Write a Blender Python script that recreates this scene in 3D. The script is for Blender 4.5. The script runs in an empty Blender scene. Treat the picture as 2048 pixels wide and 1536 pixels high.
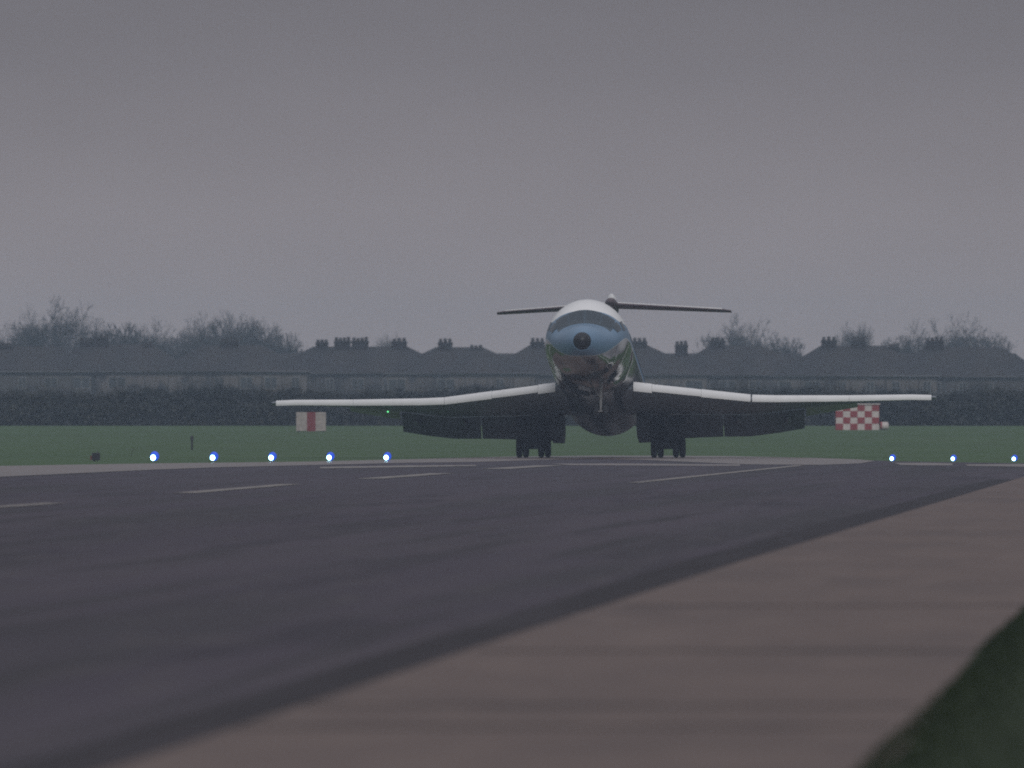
import bpy, bmesh, math, random
import numpy as np
from mathutils import Vector, Matrix, Euler
R = math.radians
PI = math.pi
random.seed(7)
scn = bpy.context.scene
COL = scn.collection

# ------------------------------------------------------------------ camera
FPX = 35450.0            # focal length in pixels of the 2048-wide frame
CAMH = 2.05
YAW = math.atan(1466.0 / FPX)
PITCH = math.atan(57.0 / FPX)
cam_d = bpy.data.cameras.new('camera')
cam = bpy.data.objects.new('camera', cam_d)
COL.objects.link(cam)
cam.location = (0, 0, CAMH)
cam.rotation_euler = (PI / 2 + PITCH, 0, YAW)
cam_d.sensor_width = 36.0
cam_d.lens = FPX / 2048.0 * 36.0
cam_d.clip_start = 1.0
cam_d.clip_end = 20000.0
cam_d.dof.use_dof = True
cam_d.dof.focus_distance = 700.0
cam_d.dof.aperture_fstop = 4.6
scn.camera = cam

# ------------------------------------------------------------------ sky and sun
SUN_EL, SUN_ROT = R(38), R(168)
w = bpy.data.worlds.new("World")
scn.world = w
w.use_nodes = True
nt = w.node_tree
nt.nodes.clear()
N = nt.nodes.new
out = N('ShaderNodeOutputWorld'); bg = N('ShaderNodeBackground')
sky = N('ShaderNodeTexSky'); sky.sky_type = 'NISHITA'; sky.sun_disc = False
sky.sun_elevation = SUN_EL; sky.sun_rotation = SUN_ROT
sky.air_density = 2.0; sky.dust_density = 6.0
bg2 = N('ShaderNodeBackground'); add = N('ShaderNodeAddShader')
tc = N('ShaderNodeTexCoord'); sep = N('ShaderNodeSeparateXYZ'); ramp = N('ShaderNodeValToRGB')
cl = N('ShaderNodeTexNoise'); cl.inputs['Scale'].default_value = 50.0; cl.inputs['Detail'].default_value = 4
mp = N('ShaderNodeMapping'); mp.inputs['Scale'].default_value = (1, 1, 3.0)
mr = N('ShaderNodeMapRange'); mr.inputs['To Min'].default_value = 0.92; mr.inputs['To Max'].default_value = 1.08
mul = N('ShaderNodeMixRGB'); mul.blend_type = 'MULTIPLY'; mul.inputs[0].default_value = 1.0
nt.links.new(tc.outputs['Generated'], sep.inputs[0])
nt.links.new(sep.outputs['Z'], ramp.inputs[0])
# overcast sky: paler haze layer at the horizon, a duller cloud bank above it, brightest overhead
cr = ramp.color_ramp
cr.interpolation = 'LINEAR'
cr.elements[0].position = 0.0; cr.elements[0].color = (0.292, 0.252, 0.255, 1)
cr.elements[1].position = 1.0; cr.elements[1].color = (0.50, 0.50, 0.53, 1)
for p, c in ((0.006, (0.278, 0.242, 0.247)), (0.012, (0.250, 0.223, 0.232)), (0.021, (0.182, 0.169, 0.182)), (0.03, (0.15, 0.142, 0.155)), (0.06, (0.125, 0.125, 0.14)), (0.25, (0.26, 0.26, 0.28))):
    e = cr.elements.new(p); e.color = (*c, 1)
nt.links.new(tc.outputs['Generated'], mp.inputs[0]); nt.links.new(mp.outputs[0], cl.inputs['Vector'])
nt.links.new(cl.outputs[0], mr.inputs[0])
nt.links.new(ramp.outputs[0], mul.inputs[1]); nt.links.new(mr.outputs[0], mul.inputs[2])
nt.links.new(mul.outputs[0], bg.inputs[0]); bg.inputs[1].default_value = 1.0
nt.links.new(sky.outputs[0], bg2.inputs[0]); bg2.inputs[1].default_value = 0.002
nt.links.new(bg.outputs[0], add.inputs[0]); nt.links.new(bg2.outputs[0], add.inputs[1])
nt.links.new(add.outputs[0], out.inputs[0])

sun_d = bpy.data.lights.new('sun', 'SUN'); sun_d.energy = 1.1; sun_d.angle = R(25); sun_d.color = (1.0, 0.98, 0.96)
sun = bpy.data.objects.new('sun', sun_d); COL.objects.link(sun)
az = R(168)                       # high behind the photographer's right shoulder
sdir = Vector((math.sin(az) * math.cos(SUN_EL), math.cos(az) * math.cos(SUN_EL), math.sin(SUN_EL)))
sun.rotation_euler = sdir.to_track_quat('Z', 'Y').to_euler()

scn.view_settings.view_transform = 'Standard'
scn.view_settings.look = 'None'
scn.view_settings.exposure = 0.0
scn.view_settings.gamma = 1.0
scn.cycles.max_bounces = 6
scn.cycles.volume_bounces = 1
scn.cycles.filter_width = 1.9
scn.cycles.use_denoising = False
scn.cycles.sample_clamp_indirect = 3.0

# ------------------------------------------------------------------ survey helpers (read from the photograph, resolved to places on the ground)
_cm = Euler((PI / 2 + PITCH, 0, YAW)).to_matrix()
_Rv, _Uv, _Fv = _cm @ Vector((1, 0, 0)), _cm @ Vector((0, 1, 0)), _cm @ Vector((0, 0, -1))
def ray(px, py): return _Fv + _Rv * ((px - 1024) / FPX) - _Uv * ((py - 768) / FPX)
def at(px, py, Y):
    d = ray(px, py); t = Y / d.y
    return Vector((0, 0, CAMH)) + d * t
def gz(Y):
    if Y < 850: return 0.0
    if Y < 1300:
        u = (Y - 850) / 450.0
        return 1.06 * (0.25 * u * u * (3 - 2 * u) + 0.75 * u)
    return 1.06
def ground(px, py):
    d = ray(px, py); Y = 80.0
    while Y < 1400:
        p = Vector((0, 0, CAMH)) + d * (Y / d.y)
        if p.z <= gz(Y): return p
        Y += 0.5
    return p

# ------------------------------------------------------------------ object helpers
def tag(o, label=None, cat=None, group=None, kind=None):
    if label: o['label'] = label
    if cat: o['category'] = cat
    if group: o['group'] = group
    if kind: o['kind'] = kind
    return o
def empty(name, loc, label, cat, group=None, rz=0.0):
    o = bpy.data.objects.new(name, None); COL.objects.link(o)
    o.location = loc; o.rotation_euler = (0, 0, rz); o.empty_display_size = 0.3
    return tag(o, label, cat, group)
def obj(name, bm, m, parent=None, smooth=False):
    me = bpy.data.meshes.new(name)
    bmesh.ops.recalc_face_normals(bm, faces=bm.faces)
    bm.to_mesh(me); bm.free()
    for mm in (m if isinstance(m, (list, tuple)) else [m]): me.materials.append(mm)
    if smooth:
        me.polygons.foreach_set('use_smooth', [True] * len(me.polygons))
        me.set_sharp_from_angle(angle=R(smooth if smooth is not True else 40))
    o = bpy.data.objects.new(name, me); COL.objects.link(o)
    if parent is not None: o.parent = parent
    return o
def raw(name, verts, faces, m, parent=None, smooth=False):
    me = bpy.data.meshes.new(name); me.from_pydata(verts, [], faces); me.update()
    me.materials.append(m)
    if smooth: me.polygons.foreach_set('use_smooth', [True] * len(me.polygons))
    o = bpy.data.objects.new(name, me); COL.objects.link(o)
    if parent is not None: o.parent = parent
    return o
def copy_tree(o, parent=None):
    c = o.copy(); COL.objects.link(c)
    if parent is not None: c.parent = parent
    for ch in [x for x in bpy.data.objects if x.parent == o]:
        copy_tree(ch, c)
    return c
def box(bm, x0, x1, y0, y1, z0, z1, mi=0, bev=0.0):
    vs = [bm.verts.new((x, y, z)) for x in (x0, x1) for y in (y0, y1) for z in (z0, z1)]
    fs = [(0, 1, 3, 2), (4, 6, 7, 5), (0, 4, 5, 1), (2, 3, 7, 6), (0, 2, 6, 4), (1, 5, 7, 3)]
    nf = [bm.faces.new([vs[i] for i in f]) for f in fs]
    for f in nf: f.material_index = mi
    if bev:
        es = list({e for f in nf for e in f.edges})
        bmesh.ops.bevel(bm, geom=es, offset=bev, segments=2, affect='EDGES', profile=0.7)
    return nf
def tube(bm, a, b, r0, r1=None, n=12, cap=True):
    a, b = Vector(a), Vector(b); r1 = r0 if r1 is None else r1
    q = (b - a).to_track_quat('Z', 'Y'); rings = []
    for p, r in ((a, r0), (b, r1)):
        rings.append([bm.verts.new(p + q @ Vector((r * math.cos(2 * PI * i / n), r * math.sin(2 * PI * i / n), 0))) for i in range(n)])
    for i in range(n):
        bm.faces.new((rings[0][i], rings[0][(i + 1) % n], rings[1][(i + 1) % n], rings[1][i]))
    if cap: bm.faces.new(rings[0][::-1]); bm.faces.new(rings[1])
def lathe(bm, prof, org, axis='Z', n=24):
    """prof: list of (t, r) along the axis"""
    org = Vector(org); rings = []
    def P(t, r, a):
        c, s = r * math.cos(a), r * math.sin(a)
        return org + {'X': Vector((t, c, s)), 'Y': Vector((c, t, s)), 'Z': Vector((c, s, t))}[axis]
    for t, r in prof:
        rings.append([bm.verts.new(P(t, max(r, 1e-3), 2 * PI * i / n)) for i in range(n)])
    for k in range(len(rings) - 1):
        for i in range(n):
            bm.faces.new((rings[k][i], rings[k][(i + 1) % n], rings[k + 1][(i + 1) % n], rings[k + 1][i]))
    bm.faces.new(rings[0][::-1]); bm.faces.new(rings[-1])
def loft(bm, rings, cap=True, closed=True):
    vr = [[bm.verts.new(p) for p in r] for r in rings]
    n = len(vr[0])
    for k in range(len(vr) - 1):
        for i in range(n if closed else n - 1):
            bm.faces.new((vr[k][i], vr[k][(i + 1) % n], vr[k + 1][(i + 1) % n], vr[k + 1][i]))
    if cap: bm.faces.new(vr[0][::-1]); bm.faces.new(vr[-1])

# ------------------------------------------------------------------ materials
def mat(name, col, rough=0.7, metal=0.0, var=0.12, scale=(1, 1, 1), nscale=3.0, bump=0.0, spec=0.5, detail=5, space='Object'):
    m = bpy.data.materials.new(name); m.use_nodes = True
    t = m.node_tree; b = t.nodes['Principled BSDF']
    b.inputs['Roughness'].default_value = rough; b.inputs['Metallic'].default_value = metal
    b.inputs['Specular IOR Level'].default_value = spec
    c = t.nodes.new('ShaderNodeTexCoord'); mp = t.nodes.new('ShaderNodeMapping'); no = t.nodes.new('ShaderNodeTexNoise')
    mp.inputs['Scale'].default_value = scale
    no.inputs['Scale'].default_value = nscale; no.inputs['Detail'].default_value = detail; no.inputs['Roughness'].default_value = 0.6
    r = t.nodes.new('ShaderNodeMapRange'); r.inputs['From Min'].default_value = 0.3; r.inputs['From Max'].default_value = 0.7
    r.inputs['To Min'].default_value = 1 - var; r.inputs['To Max'].default_value = 1 + var
    mx = t.nodes.new('ShaderNodeMixRGB'); mx.blend_type = 'MULTIPLY'; mx.inputs[0].default_value = 1.0; mx.inputs[1].default_value = (*col, 1)
    t.links.new(c.outputs[space], mp.inputs[0]); t.links.new(mp.outputs[0], no.inputs['Vector'])
    t.links.new(no.outputs[0], r.inputs[0]); t.links.new(r.outputs[0], mx.inputs[2]); t.links.new(mx.outputs[0], b.inputs['Base Color'])
    if bump:
        bp = t.nodes.new('ShaderNodeBump'); bp.inputs['Strength'].default_value = bump; bp.inputs['Distance'].default_value = 0.1
        t.links.new(no.outputs[0], bp.inputs['Height']); t.links.new(bp.outputs[0], b.inputs['Normal'])
    return m
def emis(name, col, strength):
    m = bpy.data.materials.new(name); m.use_nodes = True
    b = m.node_tree.nodes['Principled BSDF']
    b.inputs['Base Color'].default_value = (0.6, 0.6, 0.6, 1)
    b.inputs['Emission Color'].default_value = (*col, 1); b.inputs['Emission Strength'].default_value = strength
    return m
def layered(name, base, layers, rough=0.9, spec=0.2, bump=0.0):
    """layers: (mapping scale, noise scale, lo, hi, tint, strength) mixed over the base; world coordinates"""
    m = bpy.data.materials.new(name); m.use_nodes = True
    t = m.node_tree; b = t.nodes['Principled BSDF']
    b.inputs['Roughness'].default_value = rough; b.inputs['Specular IOR Level'].default_value = spec
    c = t.nodes.new('ShaderNodeTexCoord')
    rgb = t.nodes.new('ShaderNodeRGB'); rgb.outputs[0].default_value = (*base, 1); last = rgb.outputs[0]
    for (sc, ns, lo, hi, tint, st) in layers:
        mp = t.nodes.new('ShaderNodeMapping'); mp.inputs['Scale'].default_value = sc
        no = t.nodes.new('ShaderNodeTexNoise'); no.inputs['Scale'].default_value = ns; no.inputs['Detail'].default_value = 5
        r = t.nodes.new('ShaderNodeMapRange'); r.inputs['From Min'].default_value = lo; r.inputs['From Max'].default_value = hi
        r.inputs['To Max'].default_value = st
        mx = t.nodes.new('ShaderNodeMixRGB'); mx.inputs[2].default_value = (*tint, 1)
        t.links.new(c.outputs['Object'], mp.inputs[0]); t.links.new(mp.outputs[0], no.inputs['Vector'])
        t.links.new(no.outputs[0], r.inputs[0]); t.links.new(r.outputs[0], mx.inputs[0]); t.links.new(last, mx.inputs[1]); last = mx.outputs[0]
    t.links.new(last, b.inputs['Base Color'])
    return m
ASPH = (0.053, 0.044, 0.064)
M = {}
M['grass'] = layered('grass', (0.080, 0.130, 0.066), [((1, 1, 1), 0.08, .42, .62, (0.100, 0.152, 0.076), .8), ((1, .25, 1), 0.6, .5, .7, (0.075, 0.09, 0.055), .6), ((1, 1, 1), 6.0, .45, .7, (0.03, 0.05, 0.026), .5)], rough=1.0, spec=0.05)
M['verge'] = layered('verge_grass', (0.028, 0.040, 0.024), [((1, 1, 1), 1.2, .42, .62, (0.04, 0.055, 0.03), .8), ((1, .3, 1), 14.0, .45, .7, (0.016, 0.024, 0.014), .7)], rough=1.0, spec=0.05)
M['asphalt'] = layered('asphalt', ASPH, [((1, .025, 1), 0.22, .48, .58, (0.068, 0.057, 0.077), .8), ((1, .035, 1), 0.75, .54, .62, (0.030, 0.026, 0.039), .8), ((1, .02, 1), 0.5, .45, .62, (0.041, 0.038, 0.048), .9), ((1.0, .05, 1), 2.2, .52, .68, (0.074, 0.065, 0.074), .6), ((1, .012, 1), 1.1, .56, .66, (0.034, 0.031, 0.04), .9), ((1, .1, 1), 0.05, .45, .65, (0.063, 0.054, 0.073), .6), ((1, 1, 1), 9.0, .5, .75, (0.085, 0.078, 0.085), .35)], rough=0.85, spec=0.25)
M['edge_asphalt'] = layered('old_asphalt', (0.030, 0.027, 0.034), [((1, .03, 1), 2.0, .45, .65, (0.045, 0.04, 0.05), .8)], rough=0.85)
M['concrete'] = layered('shoulder_concrete', (0.152, 0.118, 0.112), [((.25, .05, 1), 0.9, .45, .65, (0.112, 0.090, 0.090), .7), ((1, .12, 1), 1.4, .5, .62, (0.180, 0.140, 0.130), .6), ((1, 1, 1), .35, .5, .7, (0.10, 0.082, 0.082), .4), ((.3, 1, 1), 1.6, .5, .7, (0.178, 0.142, 0.135), .6), ((1, 1, 1), 12.0, .45, .7, (0.11, 0.088, 0.085), .5)], rough=0.9)
M['far_concrete'] = layered('far_concrete', (0.165, 0.120, 0.106), [((.3, .3, 1), 0.6, .4, .65, (0.085, 0.064, 0.06), .8)], rough=0.27, spec=0.5)
M['paint'] = layered('worn_marking_paint', (0.27, 0.25, 0.24), [((1, .3, 1), 2.2, .45, .62, (0.12, 0.11, 0.115), .8)], rough=0.8)
M['joint'] = mat('joint_filler', (0.075, 0.06, 0.06), 0.9, var=.3)

# ------------------------------------------------------------------ ground
def sheet(name, pts, z, m):
    bm = bmesh.new(); bm.faces.new([bm.verts.new((p[0], p[1], z)) for p in pts])
    bmesh.ops.triangulate(bm, faces=bm.faces)
    o = obj(name, bm, m); o['kind'] = 'structure'; return o
ys = [-60, 0, 200, 600, 850] + [850 + 22.5 * i for i in range(1, 21)] + [1500, 2000, 3500]
xs = [-900, -300, -150, -75, 0, 75, 150, 300, 900]
vv = [(x, y, gz(y)) for y in ys for x in xs]
ff = [(j * len(xs) + i, j * len(xs) + i + 1, (j + 1) * len(xs) + i + 1, (j + 1) * len(xs) + i) for j in range(len(ys) - 1) for i in range(len(xs) - 1)]
g = raw('grass_ground', vv, ff, M['grass']); g['kind'] = 'structure'

bound = [(-500, 941), (-150, 936), (0, 933), (300, 928), (600, 924.5), (800, 920), (1000, 914.5), (1200, 912), (1450, 913), (1640, 917), (1790, 923), (2028, 927), (2300, 931)]
far_edge = [ground(*p) for p in bound]
XE = -7.0                       # near edge of the runway
bp = [(-6.35, -50), (-75, -50), (-75, far_edge[0].y - 30)] + [(p.x, p.y) for p in far_edge if True]
last = far_edge[-1]
bp += [(20, last.y - 60), (20, 640), (XE, 560), (-7.0, 540), (-6.9, 246), (-6.70, 161), (-6.5, 108)]
sheet('runway', bp, 0.012, M['asphalt'])
# pale paved strip along the far side of the runway
def strip(name, top, bot, z, m):
    a = [ground(*p) for p in top]; b = [ground(*p) for p in bot][::-1]
    return sheet(name, [(p.x, p.y) for p in a + b], z, m)
strip('far_pavement', bound[1:10] + [(1720, 920)],
      [(-150, 966), (0, 955), (300, 941), (430, 936), (600, 932), (800, 927), (960, 925), (1080, 921), (1180, 919), (1290, 921), (1400, 926), (1500, 930), (1640, 931), (1720, 928), (1750, 923)], 0.024, M['far_concrete'])
strip('far_pavement', [(1100, 928.5), (1240, 928), (1400, 929.5), (1480, 929.5)], [(1140, 931.5), (1250, 932), (1400, 933), (1480, 933)], 0.024, M['far_concrete'])
strip('far_pavement', [(1788, 927), (1850, 926.5), (1905, 928)], [(1800, 931), (1850, 932), (1905, 932)], 0.024, M['far_concrete'])
strip('far_pavement', [(1930, 930), (2060, 929)], [(1935, 933), (2060, 935)], 0.024, M['far_concrete'])
strip('runway_marking', [(640, 935), (820, 932), (950, 931)], [(640, 938), (820, 935.5), (955, 933)], 0.024, M['paint'])
# concrete shoulder and near verge
sheet('shoulder_pavement', [(-6.35, -50), (-2.0, -50), (-2.06, 108), (-2.28, 150), (-2.45, 600), (XE, 600), (-7.0, 540), (-6.9, 246), (-6.70, 161), (-6.5, 108)], 0.016, M['concrete'])
sheet('runway_edge_strip', [(-6.45, 60), (-6.5, 108), (-6.7, 161), (-6.9, 246), (-7.0, 540), (-7.75, 540), (-7.7, 246), (-7.35, 161), (-7.1, 108), (-7.0, 60)], 0.018, M['edge_asphalt'])
bm = bmesh.new()
for y in (98.0, 114.2, 122.4, 150.8, 186.0):
    vs = [bm.verts.new((x, y + dy + .12 * math.sin(x * 1.3 + y), 0.022)) for x, dy in ((-6.52, 0), (-5.4, .08), (-3.9, .1), (-2.3, .2), (-2.3, .75), (-3.9, .70), (-5.4, .62), (-6.52, .5))]
    bm.faces.new(vs)
bmesh.ops.triangulate(bm, faces=bm.faces)
j = obj('pavement_joints', bm, M['joint']); j['kind'] = 'structure'
vg = [(-2.0, -50), (-2.06, 108), (-2.28, 150), (-2.45, 600), (60, 600), (60, -50)]
v = sheet('near_verge', vg, 0.02, M['verge'])
# grass tufts along the verge edge (one mass nobody could count)
rng = random.Random(3)
vv, ff = [], []
for i in range(9000):
    y = rng.uniform(96, 330); x = -2.16 + rng.expovariate(2.2) * 0.5 - 0.03 - (.08 if y > 150 else 0)
    if x > -1: continue
    h = rng.uniform(.02, .075); a = rng.uniform(0, PI); lw = .012
    dx, dy = math.cos(a) * lw, math.sin(a) * lw; n = len(vv)
    vv += [(x - dx, y - dy, .02), (x + dx, y + dy, .02), (x + rng.uniform(-.03, .03), y + rng.uniform(-.03, .03), .02 + h)]
    ff.append((n, n + 1, n + 2))
tufts = raw('verge_grass', vv, ff, M['verge']); tag(tufts, 'short dark grass fringing the brown concrete shoulder', 'grass', kind='stuff')

# painted markings: centreline dashes and a finer edge line, at their surveyed places
def dash(p, q, wid, broken=None):
    a, b = ground(*p), ground(*q)
    d = Vector((b.x - a.x, b.y - a.y)); L = d.length; d /= L; n = Vector((-d.y, d.x)) * wid / 2
    bm = bmesh.new(); segs = [(0, L)] if not broken else []
    if broken:
        t = 0
        for on, off in broken:
            segs.append((t, min(t + on, L))); t += on + off
        segs.append((t, L))
    for s0, s1 in segs:
        c = [Vector((a.x, a.y)) + d * s for s in (s0, s1)]
        bm.faces.new([bm.verts.new((v.x, v.y, 0.026)) for v in (c[0] - n, c[0] + n, c[1] + n, c[1] - n)])
    o = obj('runway_marking', bm, M['paint']); o['kind'] = 'structure'
dash((-80, 1021), (112, 1008), .55)
dash((368, 988), (582, 970), .62)
dash((738, 959), (885, 948), .8)
dash((990, 939), (1100, 932), 1.1)
dash((1268, 967), (1600, 932), .42, broken=[(4.5, 1.6), (2.5, 1.2), (3, 1)])

# ------------------------------------------------------------------ airliner
SG, H, TH, ROLL = 19.0, 3.446, R(7.0), R(0.5)
gear_pt = at(1202, 0, 799.0)
air = empty('airliner', (gear_pt.x, 799.0, 0.012), 'white topped airliner with blue nose, its nose raised high on the main wheels', 'airliner')
air.rotation_euler = (Matrix.Rotation(R(-.4), 3, 'Z') @ Matrix.Rotation(-ROLL, 3, 'Y') @ Matrix.Rotation(-TH, 3, 'X')).to_euler()
OFF = Vector((0, -SG, H))        # local (x, station, z about the axis) -> child coordinates
def L(x, s, z): return Vector((x, s - SG, z + H))

M['white'] = mat('white_aircraft_paint', (0.78, 0.78, 0.80), 0.35, var=.05, nscale=1.3)
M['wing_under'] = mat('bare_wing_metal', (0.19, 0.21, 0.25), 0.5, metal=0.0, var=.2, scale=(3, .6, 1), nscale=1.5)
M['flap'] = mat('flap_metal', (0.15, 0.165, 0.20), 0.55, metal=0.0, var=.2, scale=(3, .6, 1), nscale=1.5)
M['dark_metal'] = mat('dark_gear_metal', (0.05, 0.055, 0.065), 0.55, metal=0.1, var=.2)
M['tyre'] = mat('tyre_rubber', (0.018, 0.018, 0.02), 0.85, var=.2)
M['radome'] = mat('radome_black', (0.012, 0.012, 0.016), 0.45, var=.1)
M['glass'] = mat('cockpit_glass', (0.035, 0.05, 0.065), 0.12, var=.05)
M['tail'] = mat('tailplane_grey', (0.075, 0.050, 0.060), 0.5, var=.1)
M['pale_metal'] = mat('pale_leg_metal', (0.45, 0.45, 0.43), 0.4, metal=.3, var=.2)

SEED = (0.2, 9.1, 1.3)
def fuselage_material():
    m = bpy.data.materials.new('fuselage_livery'); m.use_nodes = True
    t = m.node_tree; b = t.nodes['Principled BSDF']; nn = t.nodes.new
    c = nn('ShaderNodeTexCoord'); sp = nn('ShaderNodeSeparateXYZ'); t.links.new(c.outputs['Object'], sp.inputs[0])
    def mrange(src, a, b_, c_, d, smooth=True):
        n = nn('ShaderNodeMapRange'); n.interpolation_type = 'SMOOTHSTEP' if smooth else 'LINEAR'
        for k, v in zip(('From Min', 'From Max', 'To Min', 'To Max'), (a, b_, c_, d)): n.inputs[k].default_value = v
        t.links.new(src, n.inputs['Value']); return n.outputs[0]
    def math_(op, a, b_=None):
        n = nn('ShaderNodeMath'); n.operation = op
        for i, v in enumerate((a, b_)):
            if v is None: continue
            if isinstance(v, (int, float)): n.inputs[i].default_value = v
            else: t.links.new(v, n.inputs[i])
        return n.outputs[0]
    S = math_('ADD', sp.outputs['Y'], SG); Z = math_('SUBTRACT', sp.outputs['Z'], H)
    low = mrange(S, 0.5, 4.6, -1.15, 0.10)                    # lower edge of the blue band
    up = mrange(S, 3.28, 4.05, 1.27, 0.80)                      # upper edge
    is_metal = mrange(math_('SUBTRACT', low, Z), -0.01, 0.01, 0, 1)
    line = math_('MULTIPLY', mrange(math_('SUBTRACT', Z, low), -.005, .005, 0, 1), mrange(math_('SUBTRACT', Z, low), .025, .035, .6, 0))
    is_white = math_('MAXIMUM', mrange(math_('SUBTRACT', Z, up), -0.01, 0.01, 0, 1), line)
    mp = nn('ShaderNodeMapping'); mp.inputs['Scale'].default_value = (1.0, .14, .8); mp.inputs['Location'].default_value = (3.1, 1.7, 0.4); t.links.new(c.outputs['Object'], mp.inputs[0])
    cx = nn('ShaderNodeCombineXYZ'); t.links.new(sp.outputs['X'], cx.inputs[0]); t.links.new(math_('MULTIPLY', Z, .9), cx.inputs[2])
    t.links.new(math_('ADD', mrange(S, 0, 10, 0, 3.6, False), math_('MULTIPLY', S, .10)), cx.inputs[1])
    no = nn('ShaderNodeTexNoise'); no.inputs['Scale'].default_value = 0.62; no.inputs['Detail'].default_value = 0.0; no.inputs['Distortion'].default_value = 0.6
    mp.inputs['Scale'].default_value = (1, 1, 1); mp.inputs['Location'].default_value = SEED; t.links.new(cx.outputs[0], mp.inputs[0])
    t.links.new(mp.outputs[0], no.inputs['Vector'])
    belly_shade = nn('ShaderNodeMixRGB'); belly_shade.inputs[1].default_value = (0.42, 0.42, 0.42, 1); belly_shade.inputs[2].default_value = (0.06, 0.065, 0.08, 1); t.links.new(mrange(S, 7, 13, 0, 1), belly_shade.inputs[0])  # underside shade and dark reflection put into the metal colour, deepening aft
    bl = nn('ShaderNodeMixRGB'); bl.inputs[1].default_value = (0.145, 0.245, 0.375, 1); bl.inputs[2].default_value = (0.42, 0.43, 0.44, 1); t.links.new(belly_shade.outputs[0], bl.inputs[2]); t.links.new(is_metal, bl.inputs[0])
    wh = nn('ShaderNodeMixRGB'); wh.inputs[2].default_value = (0.80, 0.80, 0.82, 1); t.links.new(is_white, wh.inputs[0]); t.links.new(bl.outputs[0], wh.inputs[1])
    t.links.new(wh.outputs[0], b.inputs['Base Color'])
    met = math_('MULTIPLY', is_metal, math_('SUBTRACT', 1.0, is_white))
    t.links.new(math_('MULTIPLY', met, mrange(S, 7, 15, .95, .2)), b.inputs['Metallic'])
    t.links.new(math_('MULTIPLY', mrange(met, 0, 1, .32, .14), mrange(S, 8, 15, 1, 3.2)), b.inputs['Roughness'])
    bp = nn('ShaderNodeBump'); bp.inputs['Distance'].default_value = 1.9; t.links.new(math_('MULTIPLY', met, .95), bp.inputs['Strength'])
    t.links.new(no.outputs[0], bp.inputs['Height']); t.links.new(bp.outputs[0], b.inputs['Normal'])
    return m
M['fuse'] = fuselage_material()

PROF = np.array([
 (0, -.5, .02, .02, .02), (.04, -.5, .13, .13, .13), (.14, -.5, .26, .26, .26), (.32, -.5, .385, .385, .39), (.7, -.48, .60, .56, .62), (1.3, -.42, .88, .72, .90),
 (2.0, -.34, 1.15, .76, 1.15), (2.6, -.26, 1.36, .81, 1.33), (3.4, -.12, 1.60, 1.36, 1.57), (4.2, -.05, 1.76, 1.76, 1.72),
 (5.2, 0, 1.86, 1.97, 1.83), (6.5, 0, 1.90, 2.06, 1.87), (9, 0, 1.90, 2.06, 1.87), (11.5, 0, 1.90, 2.04, 1.88), (14, 0, 1.90, 2.0, 1.95), (18, 0, 1.9, 1.95, 1.95), (21, 0, 1.9, 1.9, 1.88),
 (23, 0, 1.88, 1.85, 1.85), (26, .12, 1.77, 1.73, 1.74), (29, .42, 1.42, 1.42, 1.42), (32, .82, .95, 1.0, 1.0), (34.4, 1.1, .45, .5, .5), (35, 1.15, .28, .3, .3)])
_s = PROF[:, 0]
def _pchip_slopes(y):
    h = np.diff(_s); d = np.diff(y) / h; m = np.zeros(len(y))
    for i in range(1, len(y) - 1):
        if d[i - 1] * d[i] > 0:
            w1, w2 = 2 * h[i] + h[i - 1], h[i] + 2 * h[i - 1]
            m[i] = (w1 + w2) / (w1 / d[i - 1] + w2 / d[i])
    m[0], m[-1] = d[0], d[-1]; return m
_sl = [_pchip_slopes(PROF[:, k]) for k in range(5)]
def prof(s):
    i = int(min(max(np.searchsorted(_s, s) - 1, 0), len(_s) - 2)); h = _s[i + 1] - _s[i]; t = (s - _s[i]) / h
    o = []
    for k in range(1, 5):
        y = PROF[:, k]; m = _sl[k]
        o.append((2 * t**3 - 3 * t**2 + 1) * y[i] + (t**3 - 2 * t**2 + t) * h * m[i] + (-2 * t**3 + 3 * t**2) * y[i + 1] + (t**3 - t**2) * h * m[i + 1])
    return o
def surf(s, phi, off=0.0):
    zc, hw, ht, hb = prof(s); c, sn = math.cos(phi), math.sin(phi)
    x, z = hw * sn, zc + (ht if c > 0 else hb) * c
    r = math.hypot(sn / hw, c / (ht if c > 0 else hb))
    return L(x + off * sn / hw / r, s, z + off * c / r / (ht if c > 0 else hb))
def fus_loft(name, stations, m, n=56):
    bm = bmesh.new(); loft(bm, [[surf(s, 2 * PI * i / n) for i in range(n)] for s in stations])
    return obj(name, bm, m, air, smooth=60)
st = [.32, .45, .6, .8, 1.0, 1.3, 1.6, 2, 2.3, 2.6, 2.8, 3.0, 3.2, 3.4, 3.7, 4.0, 4.4, 4.8, 5.2, 5.8, 6.5, 8, 10, 12, 14, 16, 18, 20, 22, 23, 24, 25, 26, 27, 28, 29, 30, 31, 32, 33, 34, 34.5, 35]
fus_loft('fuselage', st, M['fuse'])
fus_loft('radome', [0, .01, .04, .09, .14, .22, .34], M['radome'])
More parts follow.
